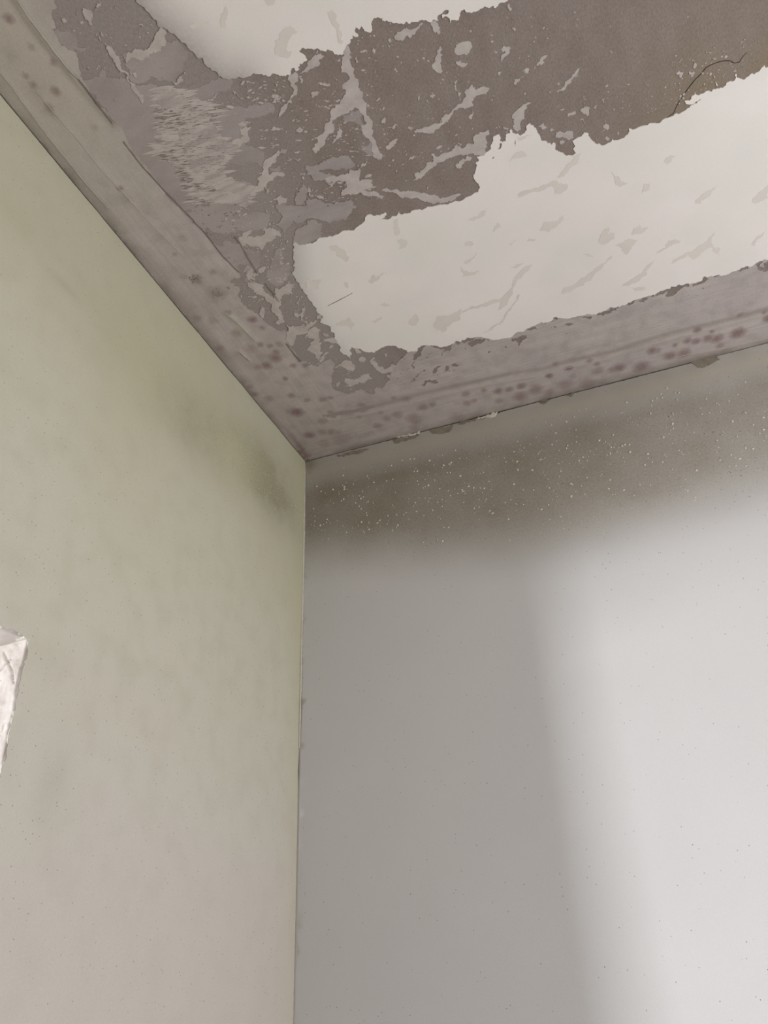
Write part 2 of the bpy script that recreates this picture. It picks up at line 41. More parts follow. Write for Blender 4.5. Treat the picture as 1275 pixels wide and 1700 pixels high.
FLECK = [[(1447,5300),(1544,5260),(1634,5163),(1613,4992),(1690,4775),(1828,4992),(1926,4951),(2113,4993),(2179,4935),(2014,4701),(1901,4810),(1776,4708),(1675,4561),(1640,4350),(1611,4198),(1473,4172),(1457,4263),(1545,4358),(1517,4564),(1596,4690),(1534,4779),(1533,4934),(1448,5000),(1444,5123)],[(1312,4618),(1394,4679),(1406,4611),(1286,4434),(1264,4509)],[(1850,4327),(1918,4266),(1864,4207)],[(1892,4112),(1962,4280),(2111,4410),(2070,4299),(1963,4182),(1982,3991)],[(2113,4660),(2130,4622),(2033,4474),(2019,4543)],[(1554,5489),(1669,5526),(1700,5370),(1591,5387),(1499,5308),(1488,5372)],[(1764,5487),(1824,5448),(1815,5409),(1751,5421)],[(1758,6091),(1771,6191),(2107,6232),(1988,6179),(1880,6146),(2128,6069),(2269,6165),(2352,6156),(2446,6041),(2438,5941),(2358,6000),(2276,5929),(2120,5888),(2017,5824),(1869,5966),(1758,6012)],[(1600,4102),(1638,4052),(1693,4063),(1762,4000),(1965,3981),(1993,3936),(1870,3784),(1671,3816),(1433,3546),(1446,3824)],[(1965,3981),(2129,4013),(2222,4105),(2288,4143),(2278,4016),(1904,3855)],[(1870,3784),(2063,3873),(2127,3744),(2039,3608),(1999,3413),(1873,3140),(1720,2980),(1750,3155),(1657,3342),(1822,3524),(1927,3585),(1814,3668)],[(2146,3650),(2208,3537),(2130,3587)],[(2075,3523),(2209,3484),(2300,3462),(2277,3295),(2191,3332),(2112,3437)],[(1757,3003),(2009,3156),(2024,3131),(1750,2930)],[(2111,3294),(2188,3297),(2094,3229)],[(2029,2735),(2217,2807),(2336,2718),(2336,2565),(2248,2448),(2150,2528),(2081,2674)],[(2496,2763),(2602,2737),(2567,2620),(2490,2653)],[(2499,3075),(2611,3009),(2610,2882),(2516,2903)],[(2783,2678),(2770,2380),(2849,2249),(3027,2309),(2965,2141),(2827,2121),(2727,2203),(2690,2375),(2660,2561)],[(3005,2658),(3060,2635),(2990,2553)],[(2005,2314),(2194,2193),(2363,2280),(2534,2246),(2525,2091),(2421,2095),(2333,2011),(2196,2070),(1992,2034),(1960,2212)],[(1775,2251),(1877,2268),(1763,2133)],[(4535,8254),(4637,8329),(4647,8292),(4628,8166),(4586,8047),(4572,7930),(4583,7784),(4572,7625),(4553,7446),(4541,7279),(4514,7093),(4486,6902),(4480,6738),(4456,6599),(4378,6674),(4378,6821),(4418,6970),(4361,7155),(4475,7344),(4452,7468),(4412,7503),(4213,7470),(4073,7450),(4011,7396),(3971,7284),(3903,7282),(3799,7182),(3587,7081),(3575,7160),(3677,7211),(3741,7307),(3838,7328),(3896,7414),(4002,7459),(4046,7557),(4159,7644),(4317,7710),(4374,7760),(4368,7871),(4486,7895),(4497,7961),(4419,8027),(4472,8110),(4510,8197)],[(4083,7367),(4095,7264),(4026,7171),(3873,7131),(4000,7222),(4054,7280)],[(3884,8226),(4052,8313),(4269,8361),(4297,8308),(4177,8220),(3993,8190)],[(3704,8211),(3779,8251),(3861,8270),(3855,8185),(3772,8130),(3773,8039),(3690,7982),(3620,7899),(3526,7862),(3447,7819),(3340,7776),(3400,7838),(3519,7922),(3651,7998),(3727,8076),(3727,8148)],[(3862,8164),(3908,8146),(3864,8093)],[(3364,8003),(3458,8057),(3477,8022),(3399,7980)],[(2418,7724),(2492,7714),(2720,7763),(2862,7805),(2970,7859),(2952,7827),(2834,7756),(2811,7645),(2651,7609),(2564,7562),(2335,7655)],[(3110,7318),(3113,7285),(2953,7170),(2822,7116),(2791,7019),(3020,6947),(2958,6906),(2688,6904),(2515,6815),(2349,6860),(2515,6930),(2700,7078),(2775,7179),(2966,7272)],[(2844,7489),(2983,7453),(2855,7474)],[(3018,7407),(3106,7423),(3171,7397),(3047,7386)],[(2687,6605),(2777,6638),(2862,6556),(2804,6485),(2679,6489)],[(2524,8381),(2630,8365),(2716,8413),(2702,8373),(2620,8333)],[(2246,8764),(2313,8737),(2500,8819),(2475,8794),(2270,8701)],[(2247,9191),(2059,9150),(1975,9218),(1834,9207),(1926,9304),(2133,9254),(2360,9325),(2409,9369),(2514,9414),(2538,9318),(2478,9230),(2361,9195)],[(3646,6281),(3817,6418),(3808,6490),(3705,6532),(3577,6471),(3637,6538),(3552,6640),(3735,6599),(3949,6633),(4008,6608),(4009,6586),(4117,6608),(4255,6659),(4196,6608),(4078,6514),(4014,6406),(4219,6344),(4170,6296),(4233,6202),(4061,6226),(4018,6221),(4184,6129),(4276,5998),(4225,5972),(4048,6092),(3967,6195),(3837,6226),(3729,6259)],[(4262,6121),(4364,6125),(4523,6014),(4760,5893),(4932,5752),(5071,5624),(5187,5612),(5411,5602),(5399,5560),(5140,5524),(4938,5583),(4647,5798),(4514,5877),(4411,6036)],[(5247,8198),(5374,8227),(5495,8194),(5637,8224),(5647,8205),(5524,8135),(5427,8093),(5412,8147),(5260,8144)],[(5743,8198),(5836,8184),(5824,8014),(5780,8008),(5748,8061)],[(5651,7703),(5711,7814),(5764,7851),(5798,7796),(5706,7525),(5645,7524),(5612,7581)],[(5929,7734),(5971,7792),(6039,7798),(6144,7764),(6163,7682),(6090,7628),(5994,7641),(5928,7701)],[(5910,7582),(5974,7573),(6054,7498),(5978,7468),(5914,7537)],[(5070,6857),(5199,6854),(5383,6859),(5485,6837),(5597,6908),(5702,6961),(5809,6994),(5900,7069),(5903,7141),(6024,7202),(6051,7109),(6254,7063),(6165,7017),(5998,7011),(5979,6906),(5906,6898),(5794,6943),(5666,6899),(5512,6806),(5388,6758),(5270,6735),(5178,6793)],[(5809,7325),(5854,7333),(5812,7215),(5852,7144),(5812,7095),(5788,7224)],[(4791,6098),(4886,6205),(5149,6272),(5176,6326),(5183,6409),(5231,6410),(5238,6344),(5485,6349),(5549,6407),(5579,6415),(5621,6335),(5725,6376),(5825,6336),(5841,6432),(5954,6477),(6083,6455),(6032,6395),(5999,6265),(5948,6139),(5858,6112),(5776,6156),(5750,6198),(5661,6214),(5594,6241),(5214,6235),(4984,6120)],[(5471,6076),(5566,6145),(5672,6188),(5729,6122),(5668,6104),(5564,6070),(5496,6032)],[(6567,7018),(6584,7056),(6715,7039),(6621,6996),(6581,6967)],[(6737,7144),(6779,7145),(6807,7107),(6784,7052),(6749,7082)],[(6865,7084),(6955,7161),(7073,7224),(7058,7187),(7003,7158),(7020,7117),(6949,7129)],[(7095,6659),(7164,6668),(7332,6781),(7446,6884),(7433,6846),(7373,6782),(7428,6760),(7345,6758),(7211,6649),(7125,6638)],[(6493,7524),(6549,7552),(6637,7475),(6582,7413),(6490,7339),(6477,7387),(6555,7474),(6506,7511)],[(6419,6398),(6487,6585),(6575,6626),(6749,6632),(6631,6565),(6605,6480),(6521,6376),(6521,6296),(6464,6280),(6419,6358)],[(7369,6257),(7441,6342),(7496,6253),(7484,6162),(7444,6120),(7396,6207)],[(7349,6119),(7384,6124),(7402,6008)],[(7667,5990),(7690,5970),(7727,5846),(7695,5799),(7666,5841),(7682,5904)],[(6758,6240),(6829,6291),(6877,6172),(6815,6167)],[(6905,6130),(6951,6142),(6971,6104),(6933,6089)],[(6969,5993),(7103,5999),(7217,5943),(7205,5866),(6972,5961)],[(7009,5863),(7050,5898),(7077,5846),(7037,5820)],[(7645,5676),(7684,5702),(7712,5649),(7674,5623)],[(7190,6262),(7303,6274),(7306,6234),(7192,6222)],[(5852,6766),(5933,6868),(5940,6798),(5874,6718)],[(7665,6317),(7722,6303),(7690,6250)],[(7545,6233),(7598,6250),(7574,6202)],[(6397,7229),(6452,7251),(6410,7180)],[(6634,7777),(6687,7803),(6656,7768)],[(6404,7660),(6446,7667),(6418,7621)],[(6418,7751),(6468,7723),(6450,7715)],[(6405,7535),(6459,7488),(6428,7492)],[(6707,7716),(6740,7719),(6755,7681),(6721,7670)],[(6923,7451),(6956,7454),(6950,7424)],[(6665,6806),(6708,6807),(6675,6774)],[(7452,7188),(7480,7211),(7465,7167)],[(7130,6764),(7164,6768),(7150,6737)],[(7512,5731),(7537,5721),(7531,5671)],[(6723,8029),(6742,8006),(6736,7932),(6713,7949)],[(6730,7849),(6742,7836),(6730,7818)],[(7097,6377),(7150,6387),(7172,6365),(7119,6358)],[(7000,6694),(7021,6698),(7026,6672)],[(6284,6433),(6360,6372),(6308,6379)],[(6220,6499),(6244,6449),(6224,6441)],[(8676,6301),(8724,6317),(8778,6268),(8743,6202)],[(8848,6258),(8911,6232),(8893,6168)],[(8892,6397),(8923,6385),(8952,6295),(8927,6265)],[(8708,6135),(8732,6134),(8737,6068),(8719,6085)],[(8653,6157),(8677,6162),(8668,6138)],[(8671,6040),(8688,6052),(8686,6006)],[(8757,5950),(8789,5955),(8763,5919)],[(8703,5906),(8722,5904),(8713,5878)],[(9032,6004),(9059,5993),(9047,5958)],[(8961,6051),(8985,6050),(8972,6028)],[(9505,6413),(9580,6441),(9573,6411),(9513,6385)],[(7823,5706),(7850,5715),(7850,5665),(7829,5674)],[(9160,6088),(9191,6021),(9175,6028)],[(9293,5989),(9312,5999),(9301,5968)],[(8982,5933),(9006,5932),(8998,5908)],[(9733,6321),(9745,6317),(9739,6299)],[(9689,6042),(9719,6047),(9697,6021)],[(9110,6421),(9148,6414),(9132,6395)],[(9286,6359),(9308,6358),(9301,6335)],[(9012,6174),(9043,6161),(9027,6132)],[(8265,5864),(8289,5854),(8276,5844)],[(8513,6058),(8529,6051),(8520,6036)],[(9072,6445),(9091,6433),(9082,6415)],[(9172,6472),(9187,6474),(9184,6450)],[(9155,6326),(9173,6310),(9162,6288)],[(9014,6270),(9037,6269),(9026,6248)],[(9061,6294),(9085,6302),(9073,6272)],[(8852,7006),(8875,7016),(8863,6986)],[(8730,6445),(8786,6474),(8745,6431)],[(8694,5834),(8719,5833),(8706,5810)],[(5158,8185),(5195,8194),(5197,8153),(5162,8151)],[(5126,8124),(5176,8120),(5138,8086)],[(4936,8159),(4959,8133),(4935,8093),(4919,8116)],[(4751,8192),(4834,8184),(4859,8140)],[(4666,8134),(4702,8136),(4693,8072),(4664,8066)],[(4823,8071),(4856,8066),(4856,8023)],[(5189,7948),(5224,7926),(5201,7910)],[(5209,7838),(5263,7868),(5217,7835)],[(4670,7952),(4739,7950),(4735,7917)],[(5444,7272),(5490,7281),(5493,7234),(5459,7210),(5433,7240)],[(5654,7441),(5688,7409),(5667,7400)],[(5271,7287),(5295,7332),(5294,7277),(5270,7259)],[(4675,7146),(4736,7209),(4757,7191),(4712,7121)],[(4746,7330),(4785,7362),(4787,7342),(4753,7312)],[(4613,7412),(4675,7406),(4630,7386)],[(4695,7482),(4784,7502),(4767,7481)],[(4709,7064),(4874,7036),(4762,7032)],[(4993,6928),(5078,6933),(5029,6899)],[(4593,6734),(4706,6833),(4801,6835),(4739,6768),(4627,6720)],[(4828,6458),(5016,6477),(4953,6460)],[(4709,6420),(4754,6412),(4722,6404)],[(5468,6099),(5561,6126),(5547,6077),(5479,6039)],[(4938,5890),(4968,5923),(4952,5872)],[(4054,8016),(4171,7995),(4219,7940),(4174,7922)],[(3920,7925),(3951,7931),(4040,7868),(3948,7868),(3914,7854)],[(4198,7060),(4242,7052),(4207,7036)],[(5597,6572),(5643,6573),(5619,6553)],[(4896,8016),(4948,7995),(4921,7992)],[(4832,7852),(4857,7894),(4853,7852)],[(4962,7895),(4983,7895),(4971,7881)],[(5420,7804),(5448,7785),(5429,7779)],[(4210,8385),(4259,8415),(4229,8369)],[(4411,8211),(4480,8209),(4478,8184),(4427,8188)],[(4065,6928),(4168,6897),(4150,6877)],[(4601,6366),(4615,6349),(4599,6333)],[(4670,6148),(4703,6130),(4683,6127)],[(3250,6605),(3247,6514),(3300,6539),(3193,6444)],[(3272,6435),(3384,6365),(3384,6318),(3306,6374)],[(3891,7041),(3924,7028),(3902,7022)],[(4089,6684),(4115,6652),(4087,6631)],[(3727,7619),(3782,7596),(3745,7598)],[(4322,7970),(4337,7964),(4320,7944)],[(3916,7761),(3928,7747),(3913,7734)],[(3448,8162),(3486,8164),(3498,8133),(3463,8120)],[(3081,8391),(3144,8419),(3162,8403),(3107,8372)],[(3181,8404),(3211,8374),(3180,8369)],[(3590,8168),(3639,8139),(3620,8119)],[(3522,8249),(3552,8201),(3521,8177)],[(3188,8148),(3223,8144),(3199,8117)],[(2702,8262),(2737,8257),(2716,8238)],[(2935,8351),(2951,8345),(2985,8240),(2971,8249)],[(3073,8213),(3112,8216),(3111,8180),(3076,8185)],[(3426,7997),(3450,8006),(3442,7972)],[(3151,7657),(3324,7617),(3315,7581),(3191,7621)],[(3330,7535),(3351,7556),(3363,7541)],[(3488,7520),(3608,7491),(3594,7483)],[(3214,6868),(3311,6839),(3281,6818)],[(3263,7108),(3346,7095),(3299,7061)],[(3299,7241),(3455,7177),(3356,7176)],[(2624,6862),(2635,6824),(2657,6768),(2590,6761)],[(3242,6801),(3259,6794),(3228,6750)],[(3480,7543),(3496,7537),(3484,7532)],[(2608,8235),(2634,8215),(2605,8198)],[(3492,7979),(3543,7968),(3515,7951)],[(3553,7804),(3598,7780),(3561,7782)],[(3568,7448),(3628,7433),(3596,7427)],[(1730,9937),(1808,9920),(1822,9869),(1778,9826),(1736,9796),(1727,9761),(1696,9781),(1704,9871)],[(1421,9962),(1451,9957),(1458,9900),(1437,9909)],[(1651,9953),(1642,9919),(1632,9930)],[(1691,9729),(1705,9723),(1689,9714)],[(1698,9655),(1707,9643),(1686,9628)],[(1714,9617),(1704,9557),(1700,9575)],[(1769,9650),(1778,9591),(1757,9600)],[(1728,9515),(1757,9479),(1776,9430),(1776,9331),(1761,9237),(1748,9105),(1711,9120),(1702,9260),(1704,9459)],[(1751,9121),(1771,9096),(1721,8976),(1785,8932),(1745,8824),(1775,8757),(1696,8661),(1699,8733),(1685,8848),(1716,8996)],[(1830,9072),(1886,9084),(1843,8997),(1823,9023)],[(1869,9881),(1912,9924),(2001,9933),(1960,9905),(1910,9910)],[(1317,9348),(1344,9345),(1318,9313)],[(1364,8869),(1379,8863),(1373,8828)],[(2269,9544),(2313,9542),(2301,9500)],[(2140,9833),(2138,9818),(2120,9818)],[(2132,9188),(2145,9179),(2126,9165)],[(2207,8972),(2253,8956),(2232,8953)],[(2171,8865),(2186,8859),(2162,8833)]]
SMEAR = [[(4562,8795),(4635,8789),(4637,8680),(4638,8491),(4584,8367),(4538,8418),(4589,8574),(4557,8728)],[(3730,8644),(3794,8733),(3915,8797),(4067,8823),(4106,8712),(3954,8669),(3877,8585),(3929,8514),(3820,8474),(3709,8570)],[(2862,9290),(2993,9300),(3124,9240),(3008,9240),(2875,9254)],[(3281,9223),(3418,9336),(3410,9264),(3277,9084),(3221,9123)],[(3892,9206),(4017,9156),(3904,9134)],[(6875,5301),(7031,5459),(7214,5579),(7285,5572),(7230,5444),(7028,5328),(6908,5276)],[(6231,5218),(6338,5268),(6642,5259),(6794,5266),(6864,5237),(7004,5064),(6897,4991),(6791,5035),(6792,5151),(6475,5188),(6257,5160)],[(6248,5845),(6313,5926),(6448,5956),(6520,5863),(6495,5830),(6338,5873)],[(6448,6205),(6668,6146),(6539,6127),(6450,6132)],[(7663,5068),(7887,4771),(7774,4748),(7695,4873)],[(8085,4503),(8114,4632),(8206,4640),(8198,4528)],[(8474,4869),(8464,5004),(8621,4983),(8547,4905)],[(8871,3964),(9003,4126),(9203,4185),(9111,4058),(8944,3934)],[(9732,3658),(9835,3808),(9965,3896),(9977,3630),(9770,3594)],[(6422,4421),(6528,4557),(6735,4497),(6845,4565),(6764,4434),(6673,4369),(6475,4386)],[(5378,5057),(5578,5124),(5701,5135),(5660,5054),(5469,5020)],[(5704,4706),(5811,4853),(5853,4734),(5729,4682)],[(5206,4662),(5291,4667),(5349,4576),(5276,4539),(5204,4582)],[(5008,4192),(5096,4040),(5279,3993),(5173,3921),(4942,3958)],[(5076,4277),(5338,4377),(5270,4280),(5100,4210)],[(6533,2900),(6583,3002),(6754,2991),(7147,3214),(7482,3416),(7474,3349),(7155,3122),(6830,2929),(6629,2890)],[(7305,3791),(7343,3935),(7506,4051),(7460,3913),(7585,3888),(7571,3761),(7394,3700)],[(4720,3184),(5069,3199),(5501,3208),(5662,3326),(5804,3568),(5964,3707),(6168,3766),(6031,3621),(5858,3516),(5710,3244),(5542,3000),(5370,2943),(5480,3122),(5123,3144),(4749,3123)],[(4951,2480),(5339,2625),(5805,3174),(5611,2907),(5417,2659),(5145,2502)],[(5881,4328),(6026,4375),(5928,4308)],[(6181,4284),(6222,4334),(6349,4255),(6286,4246)],[(7031,3645),(7210,3529),(7130,3548)],[(5818,3868),(6034,3835),(5842,3830)],[(7846,3740),(7896,3863),(7996,3899),(8009,3817),(8132,3779),(7960,3706)],[(7557,3633),(7719,3660),(7930,3586),(7820,3469),(7727,3342),(7661,3481)],[(8195,3148),(8364,3298),(8427,3380),(8618,3287),(8479,3250),(8276,3170)],[(8438,2835),(8564,2938),(8764,2967),(8982,3069),(9158,3237),(9099,3048),(9214,2891),(9233,2688),(9154,2777),(9117,2931),(8939,2894),(8797,2771),(8742,2920),(8540,2863)],[(7574,2648),(7839,2778),(7971,2870),(8166,3019),(8031,2845),(7959,2728),(7826,2634),(7635,2623)],[(7734,2551),(7958,2457),(7972,2359),(7786,2421)],[(9739,2728),(9848,2898),(9960,2931),(9832,2797),(9798,2676)],[(4166,5146),(4333,5077),(4274,4968),(4149,4952)],[(4268,5541),(4340,5536),(4218,5230),(4181,5245)],[(3391,3920),(3493,3940),(3573,3843),(3456,3845)],[(3744,3332),(3928,3452),(3941,3282),(3829,3161),(3734,3235)],[(4134,2998),(4281,3238),(4448,3168),(4737,3242),(4661,2978),(4367,2900),(4287,2796),(4148,2889)],[(2442,3780),(2710,3834),(2796,3664),(2684,3543),(2658,3655),(2443,3729)],[(3070,5441),(3220,5432),(3307,5124),(3229,5046),(3110,5234)],[(2431,4948),(2664,4851),(2544,4693),(2335,4750)],[(2992,4655),(3080,4618),(2997,4503)],[(3403,4483),(3571,4618),(3561,4535),(3789,4571),(3531,4459),(3432,4441)],[(3120,3594),(3325,3624),(3277,3562),(3118,3528)]]
CRACK = [[(8545,5676),(8622,5700),(8659,5781),(8712,5865),(8815,5982),(8931,6099),(9011,6156),(9075,6219),(9185,6236),(9293,6227),(9386,6190),(9440,6133),(9502,6125),(9540,6179),(9592,6222)]]
SCRATCH = [[(2510,4258),(2719,4297),(3042,4363)]]
SCORE = [[(1740,6216),(1746,5990),(1720,5701),(1706,5425)],[(1725,5155),(1743,4967),(1743,4691)],[(1384,3602),(1380,3387),(1392,3120)]]
SPOT = [[815,10197,52,1],[836,9833,46,0.6],[943,9566,47,0.8],[481,9573,40,0.7],[497,9435,48,0.7],[710,9251,57,0.9],[576,7669,46,1],[480,9116,58,0.6],[854,8621,42,0.4],[939,6522,69,0.4],[634,6291,40,0.6],[1018,5726,51,0.6],[783,4809,55,0.8],[1088,4485,77,1],[1147,4226,56,0.8],[643,4286,101,0.7],[693,3824,104,0.5],[900,3844,58,0.9],[1054,3743,58,0.8],[1247,3714,69,0.6],[1086,3530,70,0.9],[1004,3398,118,1],[723,3273,95,1],[1217,3062,60,0.9],[564,3302,72,0.6],[902,2786,61,1],[141,4059,81,0.7],[180,4900,77,0.5],[115,2841,62,0.6],[82,2606,62,0.9],[293,2367,88,0.6],[764,2270,75,0.9],[401,4742,88,0.4],[1426,2973,60,0.9],[1008,1994,63,0.7],[1319,1882,76,0.8],[1484,1875,51,0.8],[631,1717,129,1.2],[498,1797,90,0.6],[1297,1429,52,0.7],[1114,1373,39,0.8],[1288,1251,39,0.8],[1999,1393,77,0.7],[1961,1232,91,0.6],[1586,1213,131,0.4],[1791,1057,66,0.5],[2283,980,52,0.6],[2048,595,94,0.7],[2341,726,80,0.5],[527,872,108,1.1],[846,855,94,0.7],[1028,800,94,0.7],[1167,715,67,0.5],[1010,1210,106,0.5],[1143,456,191,0.5],[691,453,124,0.4],[2968,1193,77,0.6],[3186,792,105,0.8],[3409,806,78,0.8],[2711,1347,51,0.6],[2598,775,105,0.6],[2867,544,146,0.7],[2879,376,107,0.7],[2926,1189,64,0.5],[2791,201,108,0.6],[3765,178,160,0.5],[4114,546,91,0.7],[4160,851,90,0.8],[4255,573,78,0.6],[4543,814,64,0.8],[4809,678,90,1],[5047,639,77,0.9],[5291,639,89,1],[5220,309,143,0.9],[5566,417,142,0.8],[4758,356,91,0.6],[5906,744,75,1.2],[6325,804,75,1.2],[6183,319,154,0.7],[5808,207,104,0.6],[6364,508,76,0.5],[6084,1043,62,0.7],[6760,871,62,0.8],[6881,703,62,0.8],[6878,489,101,0.7],[6637,166,154,0.7],[7171,403,101,0.6],[7293,410,113,1],[7710,252,151,0.9],[7955,666,86,1],[8069,636,61,0.7],[8285,374,111,1],[8550,337,123,1],[8391,647,49,0.9],[8632,691,73,1],[8788,607,85,1],[8818,915,71,1],[9092,764,48,1],[9012,602,109,1],[9179,513,109,1],[9234,289,86,0.8],[9556,514,132,1.1],[9592,1034,58,0.7],[10103,717,94,1.1],[10031,916,47,1],[121,187,84,1],[44,378,83,1]]
GRIME = [[647,5708,104,1],[820,5263,149,0.8],[512,5837,62,0.6],[528,9850,109,0.3],[476,9355,145,0.3],[457,9042,99,0.5],[153,536,193,0.8],[26,894,163,0.4],[707,7242,113,0.3],[548,7484,74,0.4],[760,3390,237,0.2]]
PALE = [[4708,530,78],[8515,594,73],[778,4365,134],[803,4736,99]]
RIDGE = [[-1.0,54,[(1006,10361),(981,10130),(976,9913),(1009,9506),(1052,8958),(1112,8555)]],[0.8,54,[(1074,10333),(1054,10085),(1066,9797),(1075,9445),(1111,9275)]],[-1.2,22,[(1101,9323),(1113,9034),(1130,8577)]],[0.9,33,[(221,9738),(219,9521),(194,9214),(169,8772),(167,8394),(161,7851),(188,7456)]],[0.5,54,[(476,9355),(489,9019),(524,8627),(527,8033),(591,7467),(636,6903),(731,6277)]],[-0.9,22,[(1099,8292),(1117,7813),(1180,7364),(1278,6763),(1330,6400)]],[-1.3,27,[(1330,6400),(1345,5954),(1420,5544)]],[1.6,43,[(718,4804),(772,4683),(830,4343),(874,3961)]],[1.8,27,[(447,3856),(505,3536)]],[-1.2,22,[(1372,3679),(1381,3441),(1414,3111)]],[-1.1,76,[(1197,1336),(1802,1255),(2627,1231),(3308,1239),(4340,1171),(5215,1100),(5818,1001),(6312,1024),(7256,944),(7958,1030),(8633,1028),(9507,969),(10249,990)]],[0.9,54,[(1145,1221),(1738,1102),(2564,1060),(3245,1052),(4294,1005),(5174,916),(5783,817),(6282,842),(7238,782),(7947,872),(8627,872),(9509,832),(10256,855)]],[0.8,76,[(8374,298),(9291,191),(9740,166),(10293,149)]]]
DIRT = [(111,2295),(122,2049),(152,1606),(148,1135),(139,695),(120,344),(98,170)]
HAZE = [[(2208,8636),(2362,8520),(2142,8480),(2195,8383),(2043,8332),(1886,8509),(1956,8666)],[(2065,8246),(2197,8173),(2448,7973),(2460,7728),(2564,7562),(2315,7621),(2202,7434),(2198,7217),(2280,7072),(2460,6907),(2359,6763),(2184,6905),(1954,7023),(1828,7302),(1739,7559),(1805,7851),(1900,8117)],[(2257,8358),(2439,8275),(2480,8154),(2401,8090),(2211,8225)],[(1680,7135),(2012,6976),(2324,6777),(2270,6682),(1783,6882),(1691,7014)]]
FADE = [[(2487,10197),(2410,9799),(2457,9554),(2549,9361),(2673,9069),(2781,8731),(2920,8500),(3109,8424)],[(2666,6001),(2466,5556),(2158,4824),(2084,4229),(2063,3386),(2141,2989)]]
STREAK = [([(1974,8803),(2257,8653),(2342,8399),(2555,8275),(2505,8067),(2393,7816),(2564,7562),(2213,7452),(2200,7150),(2443,6914),(2305,6667),(1401,7039),(1573,7627),(1415,8010)],1500,55,6,-0.2614295645988947,0.1,0.0011),([(2257,8653),(2555,8275),(2370,7845),(2564,7562),(2213,7452),(2153,7213),(2443,6914),(2281,6701),(1748,6896),(1656,7593)],900,80,7,-0.2614295645988947,0.08,0.0012),([(2599,8220),(3265,8388),(3749,8228),(3982,8169),(4393,7968),(4402,6977),(4158,5904),(3013,6376),(2305,6667),(2881,7411)],420,16,6,-0.2614295645988947,0.25,0.001),([(4651,8323),(5146,8460),(6133,8127),(5411,5602),(4260,6168),(4464,6596),(4613,7772)],330,7,5,-0.2614295645988947,0.9,0.0009),([(6141,8155),(7980,7418),(7779,5622),(6821,6012),(5689,6575)],160,6,4,-0.2614295645988947,0.9,0.0009),([(7822,6005),(7872,6455),(8586,6257),(8685,6651),(9444,6512),(9754,6136),(8972,5826),(8473,5721)],170,6,5,-0.2614295645988947,0.9,0.0009),([(1702,6892),(2890,6403),(2280,5186),(2262,4597),(2110,4282),(2094,2821),(2405,1649),(1602,2078),(1523,3064),(1383,4194),(1107,4958),(1481,5690)],420,12,6,0.06854310452331322,0.6,0.0011),([(1457,10180),(2535,9599),(1993,8831),(1185,9245)],120,7,4,-0.2614295645988947,0.9,0.0009),([(1734,6128),(2890,6403),(2280,5186),(2262,4597),(2110,4282),(2094,2821),(2405,1649),(1602,2078),(1523,3064),(1383,4194),(1107,4958)],90,26,13,0.06854310452331322,0.7,0.0012)]
DARKSTREAK = [([(1974,8803),(2257,8653),(2342,8399),(2555,8275),(2505,8067),(2393,7816),(2401,7628),(1748,6896),(1401,7039),(1573,7627),(1415,8010)],420,45,4.5,-0.2614295645988947,0.1,0.0014),([(1024,6805),(1397,6398),(1401,5552),(2120,6720),(1389,7021)],60,14,5,-0.2614295645988947,0.4,0.0012),([(4530,2518),(5904,2353),(7399,2220),(7338,1679),(5794,1804),(4381,1998)],70,8,5,-0.2614295645988947,0.9,0.0013),([(7409,2312),(10035,2298),(10055,1823),(7356,1842)],70,7,5,-0.2614295645988947,0.9,0.0013),([(2931,2464),(4484,2359),(4243,1515),(3271,1527),(2739,1959)],110,14,5,0.15663507213883804,0.5,0.0013)]
# outlines on the right wall, tenths of a mm (x, z)
WSCAR = [[(3078, 25969), (3318, 25963), (3624, 25937), (3586, 25814), (3372, 25762), (3166, 25825)], [(8659, 26020), (8895, 26033), (9122, 26015), (9202, 25873), (9019, 25826), (8781, 25798)], [(2197, 25946), (2373, 25962), (2819, 25946), (2843, 25871), (2524, 25815), (2237, 25850)], [(5553, 25944), (5815, 25958), (5673, 25872)], [(5533, 25983), (5716, 25990), (5680, 25919)], [(3732, 25903), (3809, 25980), (4151, 25957), (4692, 25938), (4280, 25884)], [(822, 25904), (1426, 25900), (1605, 25866), (1424, 25816), (973, 25826)], [(6133, 25936), (6294, 25981), (6228, 25888)]]
WCHIP = [[(4148, 25925), (4424, 25956), (4642, 25970), (4608, 25914), (4282, 25900)], [(2243, 26000), (2851, 25988), (2818, 25930)], [(2318, 26029), (2609, 26044), (2490, 25978)]]

